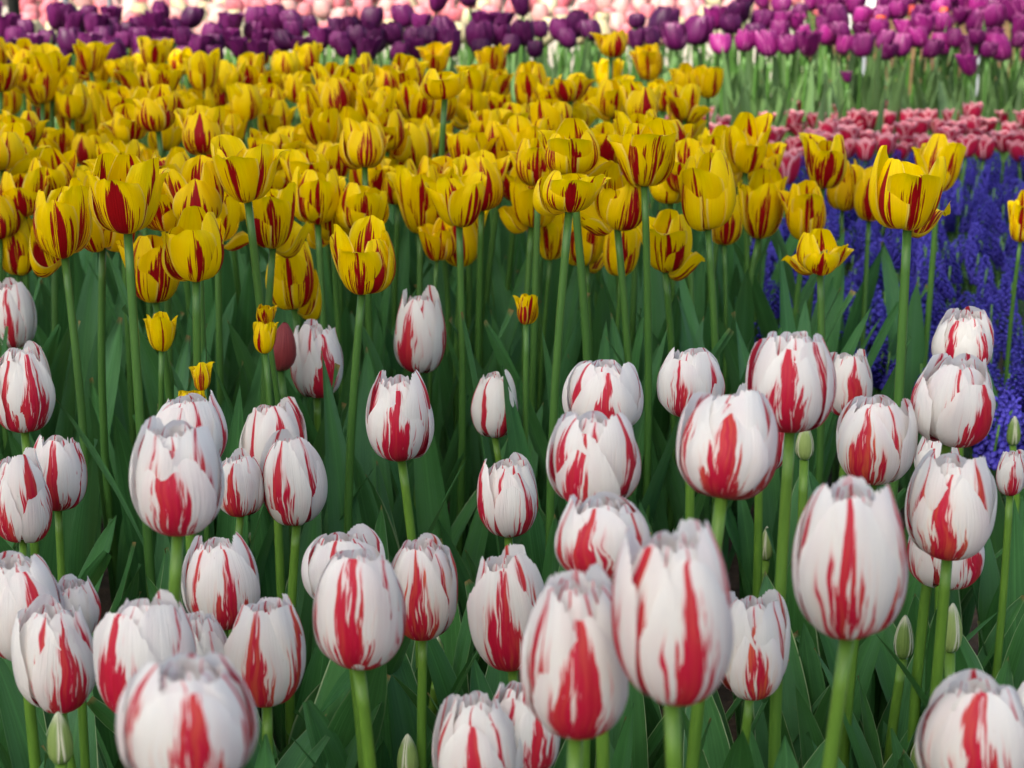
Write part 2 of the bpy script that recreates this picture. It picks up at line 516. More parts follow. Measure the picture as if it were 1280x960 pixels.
def rosette(i):
    ps = []
    for ring, (m, r0, a0) in enumerate(((4, 0.80, 1.0), (4, 0.58, 1.0), (3, 0.32, 1.1))):
        for k in range(m):
            ps.append(petal(rg, (P_RND, P_EGG3)[k % 2], rg.uniform(0.85, 1.05) * a0, 'oval', 27, 13, r0 * rg.uniform(0.92, 1.0), rg.uniform(0.25, 0.5), 2.0, 0.014, 0.08, 0.03, rg.uniform(-0.3, 0.4), (k + 0.5 * ring) * 2 * PI / m + rg.uniform(-0.3, 0.3), rg.uniform(-.2, .2), 0.03, 0.03))
    return mesh('white_rosette', *merge(ps), M_WHITE)


WR = pool(5, rosette)
YO = pool(20, lambda i: mesh('yellow_petal', *petal(rg, (P_CUP, P_CUP2, P_TULIP, P_CUP, P_CUP2)[i % 5], rg.uniform(0.92, 1.16), 'point', 23, 18, 1.0, rg.uniform(0.14, 0.36), rg.uniform(1.2, 2.0), 0.014, 0.085, -0.09, rg.uniform(-0.8, 2.0), spiral=rg.uniform(0.0, 0.06), crease=0.03, apex=rg.uniform(0, .07), twist=rg.uniform(-.12, .12)), M_YELLOW))
YI = pool(10, lambda i: mesh('yellow_inner_petal', *petal(rg, (P_CUP, P_TULIP)[i % 2], rg.uniform(0.9, 1.05), 'point', 23, 18, 0.88, rg.uniform(0.08, 0.22), 1.6, 0.014, 0.07, -0.05, rg.uniform(-1.0, 0.6), spiral=rg.uniform(0.0, 0.05), crease=0.03, apex=rg.uniform(0, .08), twist=rg.uniform(-.12, .12)), M_YELLOW))


def heart(i):
    V, F, UV = tube([(0, 0, 0), (0, 0, 0.12), (0, 0, 0.38), (0, 0, 0.42)], [0.10, 0.15, 0.12, 0.2], 10)
    ps = [(V, F, UV)]
    for k in range(6):
        a = k * PI / 3 + 0.3
        c, s = math.cos(a), math.sin(a)
        ps.append(tube([(0.12 * c, 0.12 * s, 0.02), (0.3 * c, 0.3 * s, 0.2), (0.34 * c, 0.34 * s, 0.3), (0.38 * c, 0.38 * s, 0.45)], [0.03, 0.03, 0.06, 0.03], 6))
    return mesh('flower_heart', *merge(ps), M_PISTIL)


YH = heart(0)


def bloom(name, mat, prof, half, shape, tip, tippow, jag, ruffle, curl=0.0, inner=True, double=False):
    ps = []
    for k in range(3):
        a = k * 2 * PI / 3
        ps.append(petal(rg, prof, half * rg.uniform(0.93, 1.07), shape, 11, 9, 1.0, tip, tippow, jag, ruffle, -0.06, curl + rg.uniform(-0.2, 0.2), a))
        ps.append(petal(rg, prof, half * rg.uniform(0.93, 1.07), shape, 11, 9, 0.88, tip, tippow, jag, ruffle, -0.02, curl * 0.5, a + PI / 3))
    if double:
        for k in range(4):
            ps.append(petal(rg, prof, half * 0.7, shape, 9, 7, 0.66, tip, tippow, jag, ruffle * 1.5, 0.03, 0.0, k * PI / 2 + 0.4))
    return mesh(name, *merge(ps), mat)


def shaggy(name, mat):
    return lambda i: bloom(name, mat, (P_CUP, P_EGG2, P_EGG3)[i % 3], 0.92, 'oval', rg.uniform(0.3, 0.6), 2.0, 0.09, 0.20, rg.uniform(-.5, 1.0), double=i % 3 > 0)


PB = pool(9, shaggy('purple_bloom', M_PURPLE))
MB = pool(9, shaggy('sunlit_purple_bloom', M_PURPLE_SUNLIT))
EB = pool(5, lambda i: bloom('pink_edged_bloom', M_PINKEDGE, P_CUP2 if i % 3 == 1 else P_CUP, 0.98, 'point', 0.26, 1.5, 0.01, 0.03, 0.2))
KB = pool(4, lambda i: bloom('pink_bloom', M_PINK, (P_TULIP, P_EGG2)[i % 2], 1.05, 'oval', 0.2, 2.0, 0.02, 0.04))
LB = pool(3, lambda i: bloom('blush_bloom', M_BLUSH, (P_TULIP, P_EGG2)[i % 2], 1.05, 'oval', 0.2, 2.0, 0.02, 0.04))
CB = pool(3, lambda i: bloom('cream_bloom', M_CREAM, P_TULIP, 1.05, 'oval', 0.2, 2.0, 0.02, 0.04))
OB = pool(2, lambda i: bloom('orange_bloom', M_ORANGE, P_TULIP, 1.0, 'point', 0.2, 1.6, 0.01, 0.03))
DB = bloom('dusky_bloom', M_DUSKY, [(0.12, 0.0), (0.6, 0.05), (0.9, 0.18), (1.0, 0.34), (0.95, 0.5), (0.80, 0.68), (0.58, 0.84), (0.32, 0.96), (0.12, 1.03)], 1.2, 'oval', 0.04, 2.0, 0.0, 0.01)
P_BUD = [(0.2, 0.0), (0.66, 0.06), (0.92, 0.18), (1.0, 0.34), (0.94, 0.52), (0.78, 0.68), (0.55, 0.83), (0.28, 0.95), (0.06, 1.03)]
GB = pool(3, lambda i: bloom('green_bud', M_BUD, P_BUD, 1.0, 'oval', 0.10, 2.0, 0.01, 0.04, rg.uniform(0, .3)))


def stem_mesh(name, mat, rb, rt, bow):
    def f(i):
        bx, by = rg.uniform(-bow, bow), rg.uniform(-bow, bow)
        return mesh(name, *tube([(bx * math.sin(PI * t), by * math.sin(PI * t), t) for t in (0, .12, .25, .4, .55, .7, .82, .92, 1.0)],
                                [rb + (rt - rb) * t for t in (0, .12, .25, .4, .55, .7, .82, .92, 1.0)], 9), mat)
    return f


SW = pool(8, stem_mesh('pale_stem', M_STEMW, 0.0054, 0.0041, 0.014))
SY = pool(8, stem_mesh('green_stem', M_STEMY, 0.0052, 0.0039, 0.018))
SF = pool(4, stem_mesh('far_stem', M_STEMY, 0.0045, 0.0036, 0.015))


def leaf_pool(mat, n, L0, L1, W0, W1, le=(0.04, 0.42), be=(0.0, 0.75)):
    return pool(n, lambda i: mesh('tulip_leaf', *leaf_geo(rg, rg.uniform(L0, L1), rg.uniform(W0, W1), rg.uniform(*le), rg.uniform(*be), 9, 15, rg.uniform(0, 0.16), rg.uniform(0.5, 1.1), rg.uniform(-0.5, 0.5)), mat))


LW = leaf_pool(M_LEAFW, 18, 0.23, 0.37, 0.023, 0.045, (0.03, 0.32), (0.0, 0.6))
LY = leaf_pool(M_LEAFY, 18, 0.28, 0.43, 0.023, 0.042, (0.02, 0.24), (0.0, 0.45))
LP = leaf_pool(M_LEAFP, 12, 0.34, 0.48, 0.018, 0.034, (0.02, 0.26), (0.0, 0.35))


def dark_clump(mat, name, n, ls, stem_r=0.0):
    """Stem of height 1 is separate; this is the leaves of a small far plant in one mesh."""
    ps = [leaf_geo(rg, rg.uniform(*ls), rg.uniform(0.014, 0.024), rg.uniform(0.05, 0.4), rg.uniform(0, 0.6), 5, 9, 0.1, 0.7, 0.0, k * 2 * PI / n + rg.uniform(-.5, .5)) for k in range(n)]
    return mesh(name, *merge(ps), mat)


# ---------------------------------------------------------------- object helpers
def link(name, me, parent=None, loc=(0, 0, 0), rot=(0, 0, 0), scale=(1, 1, 1), color=None):
    o = bpy.data.objects.new(name, me)
    o.location, o.rotation_euler, o.scale = loc, rot, scale
    if parent:
        o.parent = parent
    if color:
        o.color = color
    COL.objects.link(o)
    return o


def tag(o, label, cat, group=None):
    o['label'] = label
    o['category'] = cat
    if group:
        o['group'] = group
    return o


def structure(name, me, loc=(0, 0, 0)):
    o = link(name, me, None, loc)
    o['kind'] = 'structure'
    return o


USED = []                                             # ground spots already planted, per bed


def crowd(x, y, d):
    return any((x - a) ** 2 + (y - b) ** 2 < d * d for a, b in USED)


def leaves(root, pl, n, rg, s=(0.8, 1.1), start=None):
    a0 = rg.uniform(0, 6.28) if start is None else start
    for k in range(n):
        a = a0 + k * 2 * PI / n + rg.uniform(-0.5, 0.5)
        f = rg.uniform(*s)
        link('leaf', rg.choice(pl), root, (0.004 * math.cos(a), 0.004 * math.sin(a), 0.012 * k), (rg.uniform(-.08, .08), rg.uniform(-.08, .08), a), (f, f, f))


def stem_to(root, pl, v, thick, rg):
    v = v + v.normalized() * 0.004
    q = v.to_track_quat('Z', 'Y')
    o = link('stem', rg.choice(pl), root, (0, 0, 0), q.to_euler(), (thick, thick, v.length))
    return o


def white_tulip(cx, top, bot, w, q, fl, style, label, lean=0.0, open_=0.0, kind='white'):
    rg = random.Random(int(cx * 31 + top * 7))
    cy = (top + bot) / 2
    p, m = place(cx, cy, w, 0.060, 0.37, 0.55)
    W, H = w * m, (bot - top) * m * 0.985
    R = W / 2
    base = p - Vector((0, 0, H / 2))
    shift = -math.sin(lean) * H * 0.5
    ox, oy = rg.uniform(-.013, .013) - 0.5 * shift, rg.uniform(-.02, .02)
    root = link('white_tulip', None, None, (base.x + ox, base.y + oy, 0))
    tag(root, label, 'tulip', 'white tulips with red flames')
    USED.append((base.x + ox, base.y + oy))
    # the stem ends slightly inside the flower's base; a leaning flower starts to one side of its centre
    stem_to(root, SW, Vector((shift - ox, -oy, base.z)), max(0.8, W / 0.062), rg)
    b = link('blossom', rg.choice(WR), root, (shift - ox, -oy, base.z), (rg.uniform(-.04, .04), lean + rg.uniform(-.03, .03), -PI / 2 + math.asin(max(-.98, min(.98, q)))),
             (R * 0.97, R * 0.97, H * rg.uniform(0.90, 0.96)), (0.35, 0.2, 0.5, 1))
    hz = H * 0.94
    b.scale = (R * rg.uniform(.94, 1.04), R * rg.uniform(.94, 1.04), hz)
    open_ += rg.choice((0, 0, 0.02, 0.05))
    k = 0
    for i in range(3):
        f = fl * 1.05 if i == 0 else fl * rg.uniform(0.65, 1.2)
        tl = open_ * rg.uniform(0.6, 1.2) + rg.choice((rg.uniform(-0.03, 0.03), rg.uniform(-0.02, 0.075)))
        c = (min(1, f), min(1, 0.15 + style * rg.uniform(.6, 1.2)), rg.uniform(0.35, 0.65) if i == 0 else rg.uniform(0.1, 0.9), 1)
        # the unit cup is scaled by its blossom; petals only turn and tilt inside it
        o = link('petal', rg.choice(WO), b, (0, 0, 0), (0, tl, i * 2 * PI / 3 + rg.uniform(-.12, .12)), (1, 1, rg.uniform(0.90, 1.10)), c)
    for i in range(3):
        c = (min(1, fl * rg.uniform(0.45, 1.05)), min(1, 0.15 + style), rg.uniform(0.05, 0.95), 1)
        link('petal', rg.choice(WI), b, (0, 0, 0.01), (0, open_ * 0.5 + rg.uniform(-0.03, 0.07), PI / 3 + i * 2 * PI / 3 + rg.uniform(-.2, .2)), (1, 1, rg.uniform(0.94, 1.12)), c)
    leaves(root, LW, 3, rg, (0.70, 1.0) if base.y > 1.2 else (0.6, 0.85))
    return root


def yellow_tulip(cx, top, bot, w, q, fl, open_, label, style=0.0, lean=0.0, flop=0, hmin=0.44, hmax=0.60, w0=0.070):
    rg = random.Random(int(cx * 37 + top * 11))
    cy = (top + bot) / 2
    p, m = place(cx, cy, w, w0, hmin, hmax)
    W, H = w * m, (bot - top) * m * 0.985
    R = W / 2 * (0.90 - 0.35 * open_)
    base = p - Vector((0, 0, H / 2))
    shift = -math.sin(lean) * H * 0.5
    ox, oy = rg.uniform(-.018, .018) - 0.6 * shift, rg.uniform(-.03, .03)
    root = link('yellow_tulip', None, None, (base.x + ox, base.y + oy, 0))
    tag(root, label, 'tulip', 'yellow tulips with red flames')
    USED.append((base.x + ox, base.y + oy))
    stem_to(root, SY, Vector((shift - ox, -oy, base.z)), max(0.7, W / 0.072), rg)
    b = link('blossom', YH, root, (shift - ox, -oy, base.z), (rg.uniform(-.05, .05), lean + rg.uniform(-.05, .05), -PI / 2 + math.asin(max(-.98, min(.98, q)))), (R, R, H * 0.95))
    for i in range(6):
        inner = i >= 3
        a = (i % 3) * 2 * PI / 3 + (PI / 3 if inner else 0) + rg.uniform(-.15, .15)
        tl = open_ * rg.uniform(0.5, 1.3) + rg.choice((rg.uniform(-0.04, 0.04), rg.uniform(-0.02, 0.16)))
        if inner:
            tl *= 0.6
        elif flop and i == flop:
            tl += rg.uniform(0.30, 0.55)
        f = fl if i == 0 else min(1, fl * rg.uniform(0.4, 1.15))
        c = (min(1, f), min(1, style), rg.uniform(0.35, 0.65) if i == 0 else rg.uniform(0.15, 0.85), 1)
        link('petal', rg.choice(YI if inner else YO), b, (0, 0, 0.0), (0, tl, a), (1, 1, rg.uniform(0.84, 1.10)), c)
    leaves(root, LY, 2, rg, (0.8, 1.1))
    return root


def small_tulip(name, cx, cy, w, me_pool, w0, hmin, hmax, aspect, label, group, leaf_pool_=None, nleaf=0, clumps=None, rg=rng, stemp=None, cat='tulip', lean=None, depth=None):
    """A far tulip: its stem is the thing's own mesh, bloom and leaves are parts."""
    if depth:
        p, m = at_depth(cx, cy, depth), depth / FPX
    else:
        p, m = place(cx, cy, w, w0, hmin, hmax)
    W = w * m
    H = W * aspect
    z = p.z - H / 2
    root = link(name, rg.choice(stemp or SF), None, (p.x, p.y, 0), (0, 0, rg.uniform(0, 6.28)), (1, 1, z + 0.003))
    tag(root, label, cat, group)
    USED.append((p.x, p.y))
    lx, ly = (rg.uniform(-.14, .14), rg.uniform(-.14, .14)) if lean is None else lean
    b = link('bloom', rg.choice(me_pool), root, (0, 0, 1), (lx, ly, rg.uniform(0, 6.28)), (W / 2, W / 2, H / (z + 0.003)))
    for k in range(nleaf):
        f = rg.uniform(0.75, 1.1)
        lf = link('leaf', rg.choice(leaf_pool_), root, (0, 0, 0.0), (0, 0, rg.uniform(0, 6.28)), (f, f, f / (z + 0.003)))
    if clumps:
        link('leaf', rg.choice(clumps), root, (0, 0, 0), (0, 0, rg.uniform(0, 6.28)), (1, 1, 1 / (z + 0.003)))
    return root


# ---------------------------------------------------------------- setting
def ground_mesh():
    V, F, UV = [], [], []
    xs = [-300, -60, -12, -5] + [-3.2 + 0.16 * i for i in range(41)] + [5, 12, 60, 300]
    ys = [-300, -60, -12, -3] + [-0.6 + 0.16 * i for i in range(48)] + [9, 14, 60, 400]
    for y in ys:
        for x in xs:
            near = abs(x) < 4 and -1 < y < 8
            z = 0.018 * mnoise.noise(Vector((x * 3, y * 3, 0))) + 0.010 * mnoise.noise(Vector((x * 9, y * 9, 3))) - 0.01 if near else -0.01
            V.append((x, y, z))
            UV.append((x, y))
    return mesh('ground', V, grid_faces(len(xs), len(ys)), UV, M_SOIL)


structure('ground', ground_mesh())


def box(name, sx, sy, sz, mat, bev=0.004):
    import bmesh
    bm = bmesh.new()
    bmesh.ops.create_cube(bm, size=1.0)
    for v in bm.verts:
        v.co.x *= sx
        v.co.y *= sy
        v.co.z = (v.co.z + 0.5) * sz
    bmesh.ops.bevel(bm, geom=bm.edges[:], offset=bev, segments=2, affect='EDGES')
    me = bpy.data.meshes.new(name)
    bm.to_mesh(me)
    bm.free()
    me.materials.append(mat)
    return me


structure('path', mesh('path', [(-30, 7.2, -0.002), (30, 7.2, -0.002), (30, 11.5, -0.002), (-30, 11.5, -0.002)], [(0, 1, 2, 3)], None, M_PATH, False))

# timber edging and white panels beyond the beds, at the photograph's top right
p = at_depth(1178, 8, 6.6)
t = link('timber_edging', None, None, (p.x, p.y, 0))
tag(t, 'brown timber planks of a raised bed behind the purple tulips', 'bed edging')
for k in range(3):
    link('plank', box('plank', 1.1, 0.05, 0.185, M_TIMBER), t, (0.1, 0.003 * k, 0.19 * k))
for sx in (-0.42, 0.60):
    link('post', box('edging_post', 0.07, 0.07, 0.60, M_TIMBER), t, (sx, 0.065, 0))
for px, wpx, hh, dd, lab in ((1062, 66, 0.56, 5.9, 'wide white panel showing behind the purple tulips, left of the timber'),
                             (1235, 24, 0.535, 5.8, 'small white panel peeping over the purple tulips beside the timber')):
    p = at_depth(px, 10, dd)
    t = link('white_sign', None, None, (p.x, p.y, 0))
    tag(t, lab, 'sign', 'white panels behind the beds')
    W = wpx * dd / FPX
    link('panel', box('sign_panel', W, 0.022, 0.20, M_WHITEP), t, (0, 0, hh - 0.20))
    for sx in (-1, 1):
        link('post', box('sign_post', 0.018, 0.018, hh - 0.16, M_GREYM, 0.002), t, (sx * W * 0.32, 0.022, 0))

for px, wpx, mat, lab in ((17, 15, M_DARKM, 'dark post at the far left end of the pink tulips'), (82, 8, M_GREYM, 'grey post among pink tulips, nearer the dark post'),
                          (137, 7, M_GREYM, 'grey post among pink tulips, farther from the dark post')):
    p = at_depth(px, 4, 5.2)
    r = wpx * 5.2 / FPX / 2
    o = link('garden_post', mesh('garden_post', *tube([(0, 0, 0), (0, 0, 0.85), (0, 0, 0.90), (0, 0, 0.92), (0, 0, 0.93)], [r, r, r * 1.25, r * 1.1, r * 0.4], 14), mat), None, (p.x, p.y, 0))
    tag(o, lab, 'post')

# ---------------------------------------------------------------- white tulips: each as the photograph shows it
WHITES = [
    # cx, top, bottom, width, where its flame faces, flame, yellowing, label
    (17, 352, 436, 60, .12, .45, .1, 'white tulip with one thin red line, highest at the left edge'),
    (27, 430, 541, 80, .6, .85, .1, 'white tulip with bold red stripe on its right, at the left edge above crowded ones'),
    (25, 565, 677, 75, -.7, .8, .2, 'white tulip at the left edge with red sides, in front of a redder small one'),
    (70, 541, 638, 72, -.05, .85, .1, 'small heavily red-flamed white tulip tucked behind the left edge one, beside a broad leaf'),
    (232, 492, 592, 95, -.2, .4, .1, 'white tulip with ragged top mostly hidden behind the tall oval one'),
    (218, 528, 668, 118, .15, .75, .15, 'tall oval white tulip with one central red flame in front of a ragged one'),
    (340, 502, 606, 80, .3, .5, .05, 'pinkish white tulip with red-feathered tip, leaning over a smaller low bloom'),
    (300, 566, 644, 63, .0, .6, .35, 'small open white tulip with short red flame, under the pinkish feathered one'),
    (372, 541, 658, 85, -.4, .6, .15, 'white tulip with narrow red flame on its left, right of the pinkish feathered one'),
    (395, 402, 498, 68, .5, .85, .05, 'white tulip with broad red right side, beside the dusky red bud'),
    (523, 365, 467, 65, -.55, .5, .1, 'slim white tulip standing highest of the white ones in the middle'),
    (503, 463, 576, 85, .0, .95, .0, 'white tulip with a broad red flame rising from its base, under the slim highest one'),
    (618, 462, 548, 59, .5, .55, .05, 'small neat white tulip with one red stripe on its right, alone among leaves'),
    (633, 572, 673, 81, .5, .45, .05, 'white tulip with thin red edges and one petal parted left, above crowded blooms'),
    (754, 448, 535, 94, -.1, .6, .05, 'wide open white tulip with a single red flame, behind the ruffled one'),
    (744, 512, 628, 111, -.25, .7, .1, 'ruffled wide white tulip with red flame low at its centre, under an open one'),
    (861, 434, 520, 86, -.5, .5, .1, 'white tulip half hidden behind the one that leans left'),
    (880, 490, 628, 122, -.35, .8, .3, 'large white tulip leaning left with two diagonal red bands'),
    (950, 484, 593, 80, .55, .7, .05, 'pinkish white tulip squeezed between the left-leaning one and a tall stem'),
    (988, 410, 541, 110, -.3, .98, .0, 'large white tulip with the widest red flame, tallest of the right group'),
    (1060, 438, 522, 62, .0, .6, .1, 'narrow white tulip partly behind the one with the widest red flame'),
    (1095, 492, 603, 98, -.5, .75, .7, 'white tulip with browned yellowish petal and dark red base'),
    (1207, 385, 465, 77, .4, .65, .05, 'white tulip highest at the right, against the blue flowers'),
    (1195, 443, 551, 98, .4, .9, .05, 'white tulip with a red petal drooping left, just under the highest right one'),
    (1172, 543, 600, 56, -.5, .5, .1, 'small white tulip top showing between two bigger ones at the right'),
    (1188, 567, 697, 107, -.2, .6, .6, 'white tulip with orange-red centre flame and jagged top, above a reddish low one'),
    (1182, 640, 732, 90, .6, .75, .2, 'low reddish-sided white tulip behind the jagged topped one'),
    (1264, 563, 620, 36, -.1, .7, .1, 'very small white tulip with red flame, at the right edge near a green bud'),
    (1068, 598, 798, 142, -.2, .8, .35, 'big egg-shaped white tulip on a pale stem, with forked red flame'),
    (941, 739, 871, 90, .0, .55, .8, 'faded creamy tulip with withered brown petal, behind the nearest big bloom'),
    (845, 655, 878, 158, .35, .85, .2, 'biggest white tulip at the front with bold red vertical bands'),
    (714, 717, 923, 148, .1, .98, .25, 'big white tulip with wide deep red flame, left of the biggest'),
    (753, 620, 726, 125, -.3, .65, .3, 'white tulip with double red stripe behind the two biggest ones'),
    (645, 688, 838, 98, -.35, .75, .35, 'white tulip with orange-red flame, left of the wide deep red one'),
    (532, 665, 798, 88, -.2, .6, .45, 'white tulip with straight orange-red flame, over a green bud'),
    (432, 664, 760, 102, .1, .4, .05, 'white tulip only its ragged top showing above the round one'),
    (443, 682, 839, 120, -.3, .7, .1, 'round full white tulip with red stripe each side, left of the straight flamed one'),
    (274, 670, 787, 95, .25, .6, .45, 'white tulip with ragged rim and red flame low right, above the front row'),
    (335, 745, 883, 103, -.1, .6, .75, 'white tulip with orange and yellow flame at front left'),
    (26, 690, 826, 106, .5, .55, .15, 'pinkish white tulip cut by the left edge, above the front corner'),
    (100, 720, 800, 62, -.4, .4, .1, 'white tulip top just visible behind the left front pair'),
    (70, 750, 886, 104, .6, .75, .15, 'white tulip with red right edge in the left front row'),
    (170, 745, 897, 122, -.45, .9, .0, 'white tulip with branching bright red marks, left front row'),
    (252, 760, 880, 72, .5, .45, .05, 'white tulip with one pointed upright petal behind the left front bloom'),
    (232, 822, 985, 168, .2, .6, .25, 'large white bloom nearest at the bottom left, cut by the lower edge'),
    (600, 858, 1000, 104, -.1, .6, .2, 'pale loose white tulip cut by the bottom edge, near the middle'),
    (652, 847, 975, 98, .5, .7, .0, 'pink-tinged white tulip with slanting red streaks behind the loose bottom one'),
    (1215, 848, 995, 140, -.2, .75, .15, 'broad white tulip cut by the bottom edge at the right'),
    (1305, 842, 985, 110, -.3, .7, .1, 'white tulip sliver at the right bottom corner'),
]
for row in WHITES:
    cx, cy = row[0], row[1]
    lean = {503: .05, 532: .06, 633: -.05, 274: -.06, 335: .05, 443: -.04, 645: .06, 100: .1, 988: -.04, 1068: .03, 1215: -.05, 372: .04, 218: -.03, 880: -0.36, 1195: 0.12, 1207: 0.08, 861: -0.05, 1137: 0.04, 170: -0.10, 714: -0.06, 340: -0.08, 845: 0.03}.get(cx, 0.0)
    op = {754: 0.14, 744: 0.10, 300: 0.10, 600: 0.16, 70: 0.06, 252: 0.10, 1188: 0.06, 532: 0.05, 170: 0.05, 1195: 0.06, 941: 0.05}.get(cx, 0.0)
    white_tulip(*row, lean=lean, open_=op)

